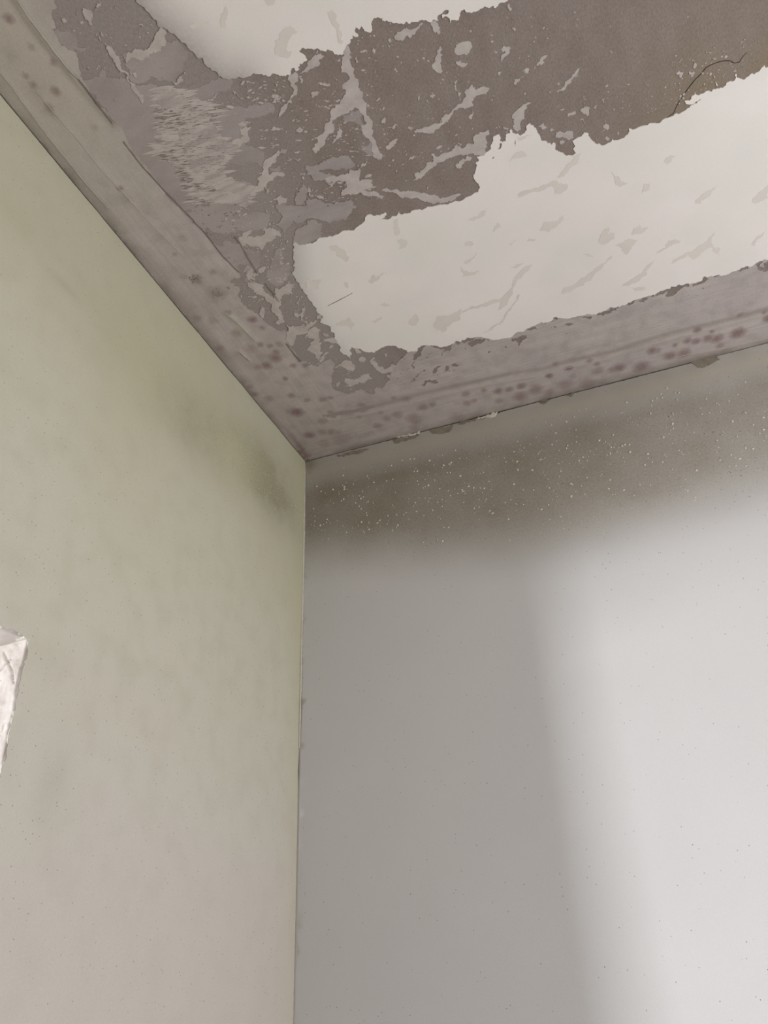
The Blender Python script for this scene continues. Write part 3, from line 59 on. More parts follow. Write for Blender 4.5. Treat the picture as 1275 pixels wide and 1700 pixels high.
# ------------------------------------------------------------------ materials
def srgb(r, g, b):
    f = lambda c: (c / 255 / 12.92) if c / 255 <= .04045 else ((c / 255 + .055) / 1.055) ** 2.4
    return (f(r), f(g), f(b), 1)
def material(name, base, second, scale=14, contrast=(.35, .65), stretch=(1, 1, 1), mould=None, grime_shade=None, pale=None,
             fine=.12, fine_scale=500, bump=.25, bump_scale=260, wave=.0, specks=None, rough=.9, streak=0., mottle=None):
    m = bpy.data.materials.new(name); m.use_nodes = True; t = m.node_tree; N = t.nodes; L = t.links
    bs = N['Principled BSDF']; bs.inputs['Roughness'].default_value = rough; bs.inputs['Specular IOR Level'].default_value = .25
    tc = N.new('ShaderNodeTexCoord'); mp = N.new('ShaderNodeMapping'); mp.inputs['Scale'].default_value = stretch
    L.new(tc.outputs['Object'], mp.inputs[0])
    def noise(sc, det=6, src=None):
        n = N.new('ShaderNodeTexNoise'); n.inputs['Scale'].default_value = sc; n.inputs['Detail'].default_value = det
        L.new((src or mp).outputs[0] if src is None else src, n.inputs['Vector']); return n.outputs['Fac']
    def ramp(v, a, b, lo=0., hi=1.):
        r = N.new('ShaderNodeMapRange'); r.inputs[1].default_value = a; r.inputs[2].default_value = b
        r.inputs[3].default_value = lo; r.inputs[4].default_value = hi; L.new(v, r.inputs[0]); return r.outputs[0]
    def mul(a, b):
        k = N.new('ShaderNodeMath'); k.operation = 'MULTIPLY'; L.new(a, k.inputs[0])
        if isinstance(b, float): k.inputs[1].default_value = b
        else: L.new(b, k.inputs[1])
        k.use_clamp = True; return k.outputs[0]
    def mix(fac, a, b):
        x = N.new('ShaderNodeMix'); x.data_type = 'RGBA'
        L.new(fac, x.inputs[0])
        for i, v in ((6, a), (7, b)):
            if isinstance(v, tuple): x.inputs[i].default_value = v
            else: L.new(v, x.inputs[i])
        return x.outputs[2]
    col = mix(ramp(noise(scale), *contrast), base, second)
    if mottle: col = mix(ramp(noise(mottle[0], 8), .45, .75, 0., .8), col, mottle[1])
    if streak:
        lv = []
        for sc in ((170, 5, 1), (5, 170, 1)):
            mm = N.new('ShaderNodeMapping'); mm.inputs['Scale'].default_value = sc; L.new(tc.outputs['Object'], mm.inputs[0])
            lv.append(ramp(noise(1., 5, mm.outputs[0]), .3, .7, 0., 1.))
        al = N.new('ShaderNodeAttribute'); al.attribute_name = 'stain'
        k = N.new('ShaderNodeMix'); L.new(al.outputs['Alpha'], k.inputs[0]); L.new(lv[1], k.inputs[2]); L.new(lv[0], k.inputs[3])
        col = mix(mul(k.outputs[0], streak), col, tuple(c * .72 for c in base[:3]) + (1,))
    if mould or grime_shade or pale:
        at = N.new('ShaderNodeAttribute'); at.attribute_name = 'stain'
        sp = N.new('ShaderNodeSeparateColor'); L.new(at.outputs['Color'], sp.inputs[0])
        if pale: col = mix(mul(sp.outputs[2], 1.0), col, pale)
        if grime_shade: col = mix(mul(sp.outputs[1], ramp(noise(240), .3, .65, .82, 1.)), col, grime_shade)
        if mould: col = mix(mul(sp.outputs[0], ramp(noise(200), .3, .65, .78, 1.)), col, mould)
    dark = N.new('ShaderNodeMix'); dark.data_type = 'RGBA'; dark.blend_type = 'MULTIPLY'; dark.inputs[0].default_value = 1
    L.new(col, dark.inputs[6])
    g = ramp(noise(fine_scale, 3), .25, .75, 1 - fine, 1 + fine)
    cg = N.new('ShaderNodeCombineColor'); [L.new(g, cg.inputs[i]) for i in range(3)]; L.new(cg.outputs[0], dark.inputs[7])
    col = dark.outputs[2]
    if specks:
        for sc, size, prob, c in specks:
            v = N.new('ShaderNodeTexVoronoi'); v.inputs['Scale'].default_value = sc; L.new(tc.outputs['Object'], v.inputs['Vector'])
            s2 = N.new('ShaderNodeSeparateColor'); L.new(v.outputs['Color'], s2.inputs[0])
            k = mul(ramp(v.outputs['Distance'], size, size * .6), ramp(s2.outputs[0], 1 - prob, 1 - prob + .02))
            col = mix(mul(k, .75), col, c)
    L.new(col, bs.inputs['Base Color'])
    b1 = N.new('ShaderNodeBump'); b1.inputs['Strength'].default_value = bump; b1.inputs['Distance'].default_value = .0006
    L.new(noise(bump_scale, 4), b1.inputs['Height'])
    if wave:
        b2 = N.new('ShaderNodeBump'); b2.inputs['Strength'].default_value = wave; b2.inputs['Distance'].default_value = .004
        L.new(noise(14, 3), b2.inputs['Height']); L.new(b2.outputs[0], b1.inputs['Normal'])
    L.new(b1.outputs[0], bs.inputs['Normal'])
    return m
M = {}
M['board'] = material('brown_grey_board_paper', srgb(145, 132, 125), srgb(137, 124, 116), 26, stretch=(1.6, .7, 1), grime_shade=srgb(138, 124, 104), pale=srgb(156, 146, 141), fine=.16, fine_scale=330, bump=.35, bump_scale=420, wave=.1)
M['white'] = material('white_finish_plaster', srgb(240, 231, 225), srgb(233, 227, 219), 6, grime_shade=srgb(170, 162, 158), pale=srgb(212, 212, 208), fine=.02, bump=.12, wave=.12)
M['skim'] = material('thin_mauve_skim', srgb(172, 161, 157), srgb(160, 149, 145), 26, stretch=(.6, 1.4, 1), fine=.07, bump=.3, wave=.1)
M['haze'] = material('pale_streaky_skim', srgb(193, 183, 177), srgb(170, 159, 154), 40, stretch=(.35, 2.2, 1), contrast=(.42, .58), fine=.07, bump=.3, wave=.1)
M['band'] = material('joint_compound', srgb(196, 185, 179), srgb(186, 174, 170), 12, mould=srgb(130, 104, 102), grime_shade=srgb(120, 109, 92), pale=srgb(188, 180, 166), fine=.07, fine_scale=420, bump=.35, wave=.25, streak=.55, mottle=(38, srgb(166, 155, 150)))
M['fleck'] = material('light_grey_plaster_residue', srgb(197, 187, 181), srgb(184, 173, 167), 60, fine=.06, bump=.3)
M['smear'] = material('cream_filler_smear', srgb(226, 216, 207), srgb(221, 213, 205), 20, fine=.02, bump=.12)
M['wall_left'] = material('old_green_wall_paint', srgb(204, 197, 186), srgb(199, 195, 179), 2.6, mould=srgb(190, 185, 154), grime_shade=srgb(110, 103, 78), pale=srgb(196, 186, 178), fine=.04, bump=.35, bump_scale=330, wave=.18, mottle=(22, srgb(190, 184, 168)), specks=[(120, .12, .06, srgb(120, 112, 95)), (210, .16, .04, srgb(112, 104, 88))])
M['wall_right'] = material('grey_white_wall_paint', srgb(208, 204, 202), srgb(202, 199, 197), 2.2, mould=srgb(150, 140, 122), grime_shade=srgb(136, 126, 108), pale=srgb(196, 184, 160), fine=.03, bump=.35, bump_scale=330, wave=.12, specks=[(95, .10, .10, srgb(100, 84, 70)), (170, .16, .08, srgb(100, 88, 76))])
M['speck'] = material('pale_speck', srgb(226, 218, 202), srgb(212, 204, 188), 60, bump=.1)
M['crack'] = material('dark_crack', srgb(62, 54, 48), srgb(48, 42, 38), 60, bump=.1)
M['crust'] = material('brown_dirt_crust', srgb(128, 108, 88), srgb(100, 82, 66), 60, bump=.2)
M['groove'] = material('dirty_groove', srgb(128, 117, 112), srgb(112, 102, 96), 60, bump=.1)
M['rough'] = material('rough_white_plaster', srgb(206, 197, 190), srgb(184, 173, 164), 26, grime_shade=srgb(150, 134, 122), fine=.06, bump=.6, bump_scale=180, wave=.6, specks=[(70, .16, .10, srgb(140, 124, 112))])
M['plain'] = material('plain_wall_paint', srgb(214, 208, 196), srgb(206, 200, 188), 4, wave=.1)
M['floor'] = material('grey_screed', srgb(170, 160, 150), srgb(150, 142, 132), 5, wave=.3)
M['scar'] = material('flaked_grey_patch', srgb(150, 141, 126), srgb(134, 124, 110), 80, bump=.3)

# ------------------------------------------------------------------ mesh helpers
def link(name, me, m, parent=None, kind=None, label=None):
    o = bpy.data.objects.new(name, me); S.collection.objects.link(o)
    if m: me.materials.append(m)
    if parent: o.parent = parent
    if kind: o['kind'] = kind
    if label: o['label'] = label
    return o
def ragged(p, amp=.16, mn=28.):
    """midpoint displacement of a closed outline: torn, fractal edges"""
    p = [(float(a), float(b)) for a, b in p]; out = []
    def rec(a, b, d):
        l = math.hypot(b[0] - a[0], b[1] - a[1])
        if l < mn or d > 7 or l > 4000: return
        k = RNG.normal() * amp * min(l, 130.)
        c = ((a[0] + b[0]) / 2 - (b[1] - a[1]) / l * k, (a[1] + b[1]) / 2 + (b[0] - a[0]) / l * k)
        rec(a, c, d + 1); out.append(c); rec(c, b, d + 1)
    for i in range(len(p)):
        a, b = p[i], p[(i + 1) % len(p)]
        out.append(a); rec(a, b, 0)
    return out
def inside(P, poly):
    x, y = P[:, 0], P[:, 1]; r = np.zeros(len(P), bool); q = np.array(poly, float)
    sel = (x >= q[:, 0].min()) & (x <= q[:, 0].max()) & (y >= q[:, 1].min()) & (y <= q[:, 1].max())
    idx = np.nonzero(sel)[0]
    if not len(idx): return r
    xs, ys = x[idx], y[idx]; rr = np.zeros(len(idx), bool)
    x0, y0 = q[-1]
    for x1, y1 in q:
        if y0 != y1:
            c = (y0 > ys) != (y1 > ys)
            rr ^= c & (xs < (x1 - x0) * (ys - y0) / (y1 - y0) + x0)
        x0, y0 = x1, y1
    r[idx] = rr; return r
def bbox(p): q = np.array(p, float); return q[:, 0].min(), q[:, 1].min(), q[:, 0].max(), q[:, 1].max()
def overlap(a, b): return a[0] < b[2] and b[0] < a[2] and a[1] < b[3] and b[1] < a[3]
def sheet(name, outer, holes, step, place, top, back, m, parent=None, relief=None, stain=None, flip=True, kind=None, label=None, region=None, streaks=False):
    """a slab: outline minus holes, face at depth `top` (+relief), sides running back to depth `back`"""
    bb = bbox(outer); holes = [h for h in holes if overlap(bb, bbox(h))]
    V = []; E = []
    for poly in [outer] + holes:
        n = len(V); V += list(poly); E += [(n + i, n + (i + 1) % len(poly)) for i in range(len(poly))]
    if step:
        r = region or bb
        gx, gy = np.meshgrid(np.arange(max(bb[0], r[0]) + step / 2, min(bb[2], r[2]), step), np.arange(max(bb[1], r[1]) + step / 2, min(bb[3], r[3]), step))
        G = np.stack([gx.ravel(), gy.ravel()], 1); G += RNG.uniform(-.2, .2, G.shape) * step
        ok = inside(G, outer)
        for h in holes: ok &= ~inside(G, h)
        V += [tuple(g) for g in G[ok]]
    vs, _, fs, _, _, _ = delaunay_2d_cdt([Vector(v) for v in V], E, [], 0, 1e-3)
    VA = np.array([tuple(v) for v in vs]); F = np.array([tuple(f) for f in fs])
    C = VA[F].mean(1); ok = inside(C, outer)
    for h in holes: ok &= ~inside(C, h)
    F = F[ok]
    used = np.unique(F); mp = -np.ones(len(VA), int); mp[used] = np.arange(len(used)); F = mp[F]; VA = VA[used]
    a, b = VA[F[:, 1]] - VA[F[:, 0]], VA[F[:, 2]] - VA[F[:, 0]]
    cr = a[:, 0] * b[:, 1] - a[:, 1] * b[:, 0]; F[cr < 0] = F[cr < 0][:, ::-1]
    h = np.full(len(VA), top, float)
    if relief is not None: h = h + relief(VA)
    es = {}
    for f in F:
        for i in range(3): es[(f[i], f[(i + 1) % 3])] = 1
    bd = [e for e in es if (e[1], e[0]) not in es]
    n = len(VA); rim = sorted({i for e in bd for i in e}); nr = len(rim); rt = {v: n + k for k, v in enumerate(rim)}; rm = {v: n + nr + k for k, v in enumerate(rim)}
    co = place(VA[:, 0] * 1e-4, VA[:, 1] * 1e-4, h)
    co = np.concatenate([co, co[rim], place(VA[rim, 0] * 1e-4, VA[rim, 1] * 1e-4, np.full(len(rim), back))])
    faces = F.tolist() + [(rt[e[1]], rt[e[0]], rm[e[0]], rm[e[1]]) for e in bd]
    if not flip: faces = [tuple(reversed(f)) for f in faces]
    me = bpy.data.meshes.new(name); me.from_pydata(co.tolist(), [], faces); me.update()
    if stain is not None:
        c = np.zeros((len(co), 4), np.float32); c[:n, :3] = stain(VA); c[n:n + nr, :3] = c[n + nr:, :3] = stain(VA[rim]); c[:, 3] = 1
        if streaks: A2 = np.concatenate([VA, VA[rim], VA[rim]]); c[:, 3] = A2[:, 0] < A2[:, 1]
        at = me.attributes.new('stain', 'FLOAT_COLOR', 'POINT'); at.data.foreach_set('color', c.ravel())
    if relief is not None:
        sm = np.zeros(len(faces), bool); sm[:len(F)] = True; me.polygons.foreach_set('use_smooth', sm)
    return link(name, me, m, parent, kind, label)
ceilp = lambda a, b, h: np.stack([a, -b, H - h], 1)
leftp = lambda a, b, h: np.stack([h, -a, b], 1)          # a = -y, b = z, h towards the room
rightp = lambda a, b, h: np.stack([a, -h, b], 1)
def boxes(name, bs, m, parent=None, kind=None, label=None):
    me = bpy.data.meshes.new(name); V = []; F = []
    for (x0, y0, z0, x1, y1, z1) in bs:
        n = len(V); V += [(x, y, z) for x in (x0, x1) for y in (y0, y1) for z in (z0, z1)]
        F += [[n + i for i in f] for f in ((0, 1, 3, 2), (4, 6, 7, 5), (0, 4, 5, 1), (2, 3, 7, 6), (0, 2, 6, 4), (1, 5, 7, 3))]
    me.from_pydata(V, [], F); me.update(); return link(name, me, m, parent, kind, label)
def segdist(P, line):
    d = np.full(len(P), 1e9)
    for (ax, ay), (bx, by) in zip(line[:-1], line[1:]):
        vx, vy = bx - ax, by - ay; t = np.clip(((P[:, 0] - ax) * vx + (P[:, 1] - ay) * vy) / (vx * vx + vy * vy + 1e-9), 0, 1)
        d = np.minimum(d, np.hypot(P[:, 0] - ax - t * vx, P[:, 1] - ay - t * vy))
    return d
def vnoise(P, sc, seed=0):
    """smooth value noise on the plane, -1..1"""
    r = np.random.default_rng(seed); T = r.uniform(-1, 1, (64, 64)); q = P / sc; i = np.floor(q).astype(int); f = q - i; f = f * f * (3 - 2 * f)
    g = lambda a, b: T[a % 64, b % 64]
    return (g(i[:, 0], i[:, 1]) * (1 - f[:, 0]) + g(i[:, 0] + 1, i[:, 1]) * f[:, 0]) * (1 - f[:, 1]) + (g(i[:, 0], i[:, 1] + 1) * (1 - f[:, 0]) + g(i[:, 0] + 1, i[:, 1] + 1) * f[:, 0]) * f[:, 1]

def confetti(name, items, place, m, parent, flip):
    """many tiny low flakes in one mesh: items = (u, v, half length, half width, angle, depth)"""
    V = []; F = []
    for u, v, a, b, t, h in items:
        n = len(V); c, s = math.cos(t), math.sin(t); k = 6
        for i in range(k):
            r = RNG.uniform(.7, 1.15); p = a * r * math.cos(2 * math.pi * i / k); q = b * r * math.sin(2 * math.pi * i / k)
            V.append((u + p * c - q * s, v + p * s + q * c, h * .55))
        V.append((u, v, h))
        for i in range(k): F.append((n + i, n + (i + 1) % k, n + k))
        n2 = len(V)
        for i in range(k): V.append((V[n + i][0], V[n + i][1], 0.))
        for i in range(k): F.append((n + i, n2 + i, n2 + (i + 1) % k, n + (i + 1) % k))
    A = np.array(V); co = place(A[:, 0] * 1e-4, A[:, 1] * 1e-4, A[:, 2])
    if not flip: F = [tuple(reversed(f)) for f in F]
    me = bpy.data.meshes.new(name); me.from_pydata(co.tolist(), [], F); me.update(); return link(name, me, m, parent, 'stuff')

def sliver(line, w, jitter=6.):
    pts = []
    for (ax, ay), (bx, by) in zip(line[:-1], line[1:]):
        n = max(2, int(math.hypot(bx - ax, by - ay) / 60)); pts += [(ax + (bx - ax) * k / n, ay + (by - ay) * k / n) for k in range(n)]
    pts.append(tuple(line[-1])); L = []; R = []
    for k, p in enumerate(pts):
        a = pts[max(0, k - 1)]; b = pts[min(len(pts) - 1, k + 1)]; l = math.hypot(b[0] - a[0], b[1] - a[1]) + 1e-6
        nx, ny = -(b[1] - a[1]) / l, (b[0] - a[0]) / l; t = k / (len(pts) - 1)
        ww = w * (.35 + .65 * math.sin(math.pi * min(max(t, .04), .96))) * RNG.uniform(.6, 1.2); j = RNG.uniform(-jitter, jitter)
        L.append((p[0] + nx * (ww + j), p[1] + ny * (ww + j))); R.append((p[0] - nx * (ww - j), p[1] - ny * (ww - j)))
    return L + R[::-1]

# ------------------------------------------------------------------ walls, floor, ceiling slab
OY0, OY1, OZ0, OZ1 = 6995, 15500, 9000, 18990            # opening in the left wall (-y and z)
RX, RY = 2.5, 3.2
# left wall: plaster skin with a slightly irregular top edge that stops just short of the ceiling
top_l = [(a, 26000 - 22 - 9 * abs(math.sin(a * .0021)) - RNG.uniform(0, 7)) for a in range(24, 13000, 45)]
skin_l = [(5, 0)] + [(5 + RNG.uniform(-3, 4), z) for z in range(14000, 18600, 60)] + [(5 + 24 * (1 - abs(z - 18900) / 330), z) for z in range(18640, 19240, 60)] + [(6 + RNG.uniform(-4, 4), z) for z in range(19300, 25900, 70)] + top_l + [(32000, 25980), (32000, 0)]
def chip(t): return abs(RNG.normal()) * 14 * t
op = ragged([(OY0, OZ0)] + [(OY0 - chip(1.3), z) for z in range(13000, 18900, 110)] + [(OY0, OZ1)] + [(a, OZ1 + chip(1.0)) for a in range(OY0 + 90, OY1, 200)] + [(OY1, OZ0)], .10, 20)
def stain_left(P):
    y, z = P[:, 0] * 1e-4, P[:, 1] * 1e-4
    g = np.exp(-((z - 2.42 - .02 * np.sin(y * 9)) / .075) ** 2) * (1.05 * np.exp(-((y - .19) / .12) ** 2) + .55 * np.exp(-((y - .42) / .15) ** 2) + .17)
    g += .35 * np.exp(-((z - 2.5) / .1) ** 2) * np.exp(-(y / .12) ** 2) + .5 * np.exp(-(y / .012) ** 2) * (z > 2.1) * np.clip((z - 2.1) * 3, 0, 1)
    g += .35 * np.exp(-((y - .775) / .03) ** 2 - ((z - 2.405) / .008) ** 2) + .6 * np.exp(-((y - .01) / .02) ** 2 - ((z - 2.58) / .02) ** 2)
    g += .12 * np.exp(-((y - .62) / .03) ** 2 - ((z - 1.75) / .05) ** 2)
    g *= 1 + .25 * vnoise(P, 420., 1) + .2 * vnoise(P, 130., 2)
    r = np.clip((z - 1.75) / .7, 0, 1) * (.75 + .25 * vnoise(P, 1500., 3)) + .35 * np.exp(-(y / .05) ** 2)
    b = np.clip(1 - (z - 1.55) / .45, 0, 1) * .7
    return np.stack([np.clip(r, 0, 1), np.clip(g, 0, 1), b], 1)
wl = sheet('wall_left', skin_l, [op], 110, leftp, 0.0, -.014, M['wall_left'], relief=lambda P: .0006 * vnoise(P, 2600., 5) + .0002 * vnoise(P, 500., 6), stain=stain_left, flip=True, kind='structure', region=(0, 13000, 11000, 26000))
bo = boxes('masonry', [(-.26, -OY0 * 1e-4, 0, -.04, .3, H), (-.26, -RY, 0, -.04, -OY1 * 1e-4, H), (-.26, -OY1 * 1e-4, OZ1 * 1e-4, -.04, -OY0 * 1e-4, H), (-.26, -OY1 * 1e-4, 0, -.04, -OY0 * 1e-4, OZ0 * 1e-4)], M['plain'], wl)

top_r = [(a, 26000 - 20 - 12 * max(0, math.sin(a * .0016 + 1)) - RNG.uniform(0, 9) - (10 if 1200 < a < 7600 else 0)) for a in range(-10, 13000, 45)]
skin_r = [(-10, 0)] + top_r + [(25000, 25980), (25000, 0)]
def stain_shade_right(P):
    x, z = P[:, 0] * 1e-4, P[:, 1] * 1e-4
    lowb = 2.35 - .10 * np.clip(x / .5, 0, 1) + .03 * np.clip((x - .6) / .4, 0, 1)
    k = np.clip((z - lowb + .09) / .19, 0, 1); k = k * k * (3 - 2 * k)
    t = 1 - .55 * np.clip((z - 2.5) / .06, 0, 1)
    g = k * t * (.98 - .24 * np.clip(x / 1.0, 0, 1)) * (1 + .08 * vnoise(P, 700., 7) + .05 * vnoise(P, 200., 8))  # top band: grime, with the shade under the ceiling painted in
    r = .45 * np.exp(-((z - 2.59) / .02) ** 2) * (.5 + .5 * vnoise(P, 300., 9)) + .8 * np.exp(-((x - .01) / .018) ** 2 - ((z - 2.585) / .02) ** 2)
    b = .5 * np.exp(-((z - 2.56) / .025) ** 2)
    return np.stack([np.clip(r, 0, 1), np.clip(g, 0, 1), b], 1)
wr = sheet('wall_right', skin_r, [], 110, rightp, 0.0, -.014, M['wall_right'], relief=lambda P: .0006 * vnoise(P, 2300., 10) + .0002 * vnoise(P, 450., 11), stain=stain_shade_right, flip=False, kind='structure', region=(0, 13000, 12500, 26000))
boxes('masonry', [(-.04, .04, 0, RX + .2, .3, H)], M['plain'], wr)
boxes('wall_far', [(RX, -RY - .2, 0, RX + .2, .3, H)], M['plain'], kind='structure')
boxes('wall_rear', [(-.26, -RY - .2, 0, RX, -RY, H)], M['plain'], kind='structure')
boxes('floor', [(-.26, -RY - .2, -.1, RX + .2, .3, 0)], M['floor'], kind='structure')

def stain_board(P):
    u, v = P[:, 0], P[:, 1]
    pale = np.clip((3700 - u) / 1200, 0, 1) * .9
    gr = np.exp(-((u - 9600) / 1500) ** 2 - ((v - 5600) / 1200) ** 2) * (.9 + .5 * vnoise(P, 500., 12))
    return np.stack([0 * u, np.clip(gr, 0, 1), pale], 1)
ce = sheet('ceiling', [(-400, -400), (25000, -400), (25000, 32000), (-400, 32000)], [], 160, ceilp, 0.0, -.0125, M['board'], relief=lambda P: .0006 * vnoise(P, 1500., 13), stain=stain_board, kind='structure', flip=False, region=(0, 0, 12500, 11500))
boxes('joist_deck', [(-.26, -RY - .2, H + .013, RX + .2, .3, H + .1)], M['plain'], ce)

# ------------------------------------------------------------------ plaster layers left on the ceiling board
HR = [ragged(h, .19, 12) for h in HOLES]
def ridge(P):
    h = .00025 * vnoise(P, 700., 14) + .00015 * vnoise(P, 160., 15)
    for a, w, line in RIDGE: h = h + a * (.0010 if a > 0 else .0005) * np.exp(-(segdist(P, line) / w) ** 2)
    return np.maximum(h, -.0006)
def stain_shade_band(P):
    r = np.zeros(len(P)); g = np.zeros(len(P)); b = np.zeros(len(P))
    Q = P + 16 * np.stack([vnoise(P, 90., 16), vnoise(P, 90., 17)], 1) + 10 * np.stack([vnoise(P, 38., 26), vnoise(P, 38., 27)], 1)
    for u, v, w, s in SPOT:
        d = np.hypot(Q[:, 0] - u, Q[:, 1] - v) / (w * 1.0); r = np.maximum(r, .78 * s * np.clip(1.45 - d, 0, 1) ** .8 * (d < 1.45))
    for u, v, w, s in GRIME:
        d = np.hypot(Q[:, 0] - u, Q[:, 1] - v) / w; g = np.maximum(g, .7 * s * np.exp(-d * d) * (1 + .5 * vnoise(P, 45., 18)))
    for a, w, line in RIDGE:
        if a < 0: g = np.maximum(g, .38 * np.exp(-(segdist(P, line) / (w * .9)) ** 2))  # groove dirt, with the shade of the relief put into the colour
        else: b = np.maximum(b, .35 * np.exp(-(segdist(P, line) / (w * .9)) ** 2))
    dl = segdist(Q, DIRT); r = np.maximum(r, np.clip(1.3 - dl / 62., 0, 1) * np.clip(1.15 - P[:, 1] / 1500., 0, 1) * .95)
    for u, v, w in PALE: b = np.maximum(b, np.clip(1.5 - np.hypot(Q[:, 0] - u, Q[:, 1] - v) / w, 0, 1) * .9)
    wd = np.minimum(P[:, 0], 1e9)
    b = np.maximum(b, .75 * np.clip((P[:, 1] - 6500) / 2500, 0, 1) * np.clip(1 - (P[:, 0] - 900) / 700, 0, 1))
    edge = np.minimum(P[:, 0], P[:, 1]); g = np.maximum(g, .45 * np.exp(-np.hypot(P[:, 0], P[:, 1]) / 1500)); g = np.maximum(g, .5 * np.exp(-(edge / 170) ** 2) * (1 + .5 * vnoise(P, 300., 19)))  # brownish discoloration, with shade of the corner and wall edges painted in
    return np.stack([np.clip(r, 0, 1), np.clip(g, 0, 1), np.clip(b, 0, 1)], 1)
bd = sheet('joint_compound', ragged(BAND[0], .14, 26), HR, 34, ceilp, .0009, -.0002, M['band'], ce, relief=ridge, stain=stain_shade_band, flip=False,
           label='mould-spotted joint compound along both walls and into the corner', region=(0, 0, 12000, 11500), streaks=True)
for i, q in enumerate(SKIM):
    if len(set(q)) < 3: continue
    sheet('skim_patch', ragged(q, .16, 24), HR, 0, ceilp, .00035 + .00004 * i, -.0002, M['skim'], ce, flip=False)
for k, q in enumerate(HAZE): sheet('skim_patch', ragged(q, .2, 22), HR, 0, ceilp, .00105 + k * 1e-5, -.0002, M['haze'], ce, flip=False, label='paler streaky skim patch')
for a, w, line in RIDGE:
    if w < 45 or abs(a) < .95: sheet('scored_line', sliver(line, 5.5 if a < 0 else 7, 5), [], 0, ceilp, .0016 + max(0, a) * .0009, -.0002, M['groove' if a < 0 else 'fleck'], ce, flip=False)
items = []
for u, v, w, s_ in GRIME[:2] + GRIME[6:7]:
    for k in range(90): items.append((u + RNG.normal() * w * .55, v + RNG.normal() * w * .55, RNG.uniform(3, 8), RNG.uniform(3, 6), RNG.uniform(0, 3), .0014))
confetti('mould_dots', items, ceilp, M['groove'], ce, False)
def stain_white(P):
    d = segdist(P, FADE[0]); d2 = segdist(P, FADE[1])
    g = .95 * np.clip(1 - d / 720, 0, 1) ** 1.7 + .55 * np.clip(1 - d2 / 420, 0, 1) ** 1.5
    b = .5 * np.clip(1 - segdist(P, FADE[1]) / 900, 0, 1) + .12 * np.clip(vnoise(P, 420., 20), 0, 1)
    return np.stack([0 * g, np.clip(g, 0, 1), np.clip(b, 0, 1)], 1)
for q, lab in zip(WHITE, ('white plaster remnant at the top left edge of the view', 'large white plaster remnant crossing the middle of the ceiling')):
    sheet('plaster_remnant', ragged(q, .13, 22), [h for h in HR], 90, ceilp, .0013, -.0002, M['white'], ce, relief=lambda P: .0001 * vnoise(P, 600., 21), stain=stain_white, flip=False, label=lab, region=(0, 0, 12500, 11500))
def on_white(q):
    c = np.array([np.mean(np.array(q, float), 0)]); return any(inside(c, w)[0] for w in WHITE)
def on_band(q):
    c = np.array([np.mean(np.array(q, float), 0)]); return inside(c, BAND[0])[0]
for k, q in enumerate(FLECK):
    t = .0019 if on_white(q) else (.0017 if on_band(q) else .0010)
    sheet('plaster_fleck', ragged(q, .17, 11), [], 0, ceilp, t + k * 1.3e-6, -.0002, M['fleck'], ce, flip=False)
for k, q in enumerate(SMEAR):
    sheet('filler_smear', ragged(q, .14, 24), [], 0, ceilp, .0016 + k * 1.5e-6, .0010, M['smear'], ce, flip=False)
confetti('dirt_crust', [(abs(RNG.normal()) * 90, abs(RNG.normal()) * 90, 8, 6, RNG.uniform(0, 3), .0022) for k in range(60)], ceilp, M['crust'], ce, False)
# lines: cracks and scores as thin raised / sunk slivers
sheet('crack', sliver(CRACK[0], 3.6, 3), [], 0, ceilp, .0009, -.0002, M['crack'], ce, flip=False, label='thin dark hairline crack')
sheet('crack', sliver(SCRATCH[0], 5, 1), [], 0, ceilp, .00175, .0010, M['crack'], ce, flip=False, label='short dark scratch on the white remnant')
for k, s in enumerate(SCORE): sheet('scored_line', sliver(s, 7, 4), [], 0, ceilp, .00221 + k * 1e-5, -.0002, M['scar'], ce, flip=False)

def scatter(reg, n, a, b, ang, spread, h, gate=-.25):
    x0, y0, x1, y1 = bbox(reg); P = np.stack([RNG.uniform(x0, x1, n * 4), RNG.uniform(y0, y1, n * 4)], 1); P = P[inside(P, reg)]
    for w in WHITE: P = P[~inside(P, w)]
    dens = vnoise(P, 260., 33) + .5 * vnoise(P, 90., 34); P = P[dens > gate][:n]
    out = []
    for u, v in P:
        s = RNG.lognormal(0, .55); out.append((u, v, a * s, b * s * RNG.uniform(.6, 1.4), ang + RNG.normal() * spread, h))
    return out
items = []
for k, (reg, n, a, b, ang, spread, h) in enumerate(STREAK): items += scatter(reg, n, a, b, ang, spread, h, -.9 if k < 2 else -.25)
confetti('plaster_streaks', items, ceilp, M['fleck'], ce, False)
items = []
for reg, n, a, b, ang, spread, h in DARKSTREAK: items += scatter(reg, n, a, b, ang, spread, h)
confetti('scraped_marks', items, ceilp, M['board'], ce, False)

# ------------------------------------------------------------------ right wall: pale specks and flaked places under the ceiling line
P = np.stack([RNG.uniform(60, 24500, 10400), RNG.uniform(22600, 25600, 10400)], 1)
x, z = P[:, 0] * 1e-4, P[:, 1] * 1e-4; lowb = 2.35 - .10 * np.clip(x / .5, 0, 1) + .03 * np.clip((x - .6) / .4, 0, 1)
pr = np.clip((z - lowb) / .08, 0, 1) * np.clip((2.555 - z) / .05, 0, 1) * (.16 + .09 * vnoise(P, 500., 40))
P = P[RNG.uniform(0, 1, len(P)) < pr]
confetti('paint_specks', [(u, v, (r := 7 + min(14, 5.5 * RNG.exponential())) * RNG.uniform(1., 1.35), r, RNG.uniform(-.4, 1.1), .0022) for u, v in P], rightp, M['speck'], wr, False)
confetti('dark_pits', [(RNG.uniform(100, 12500), 24000 + RNG.normal() * 900, RNG.uniform(3, 6.5), RNG.uniform(3, 6), 0, .0016) for k in range(700)], rightp, M['groove'], wr, False)
P = np.stack([RNG.uniform(100, 6500, 1500), RNG.uniform(22800, 25400, 1500)], 1)
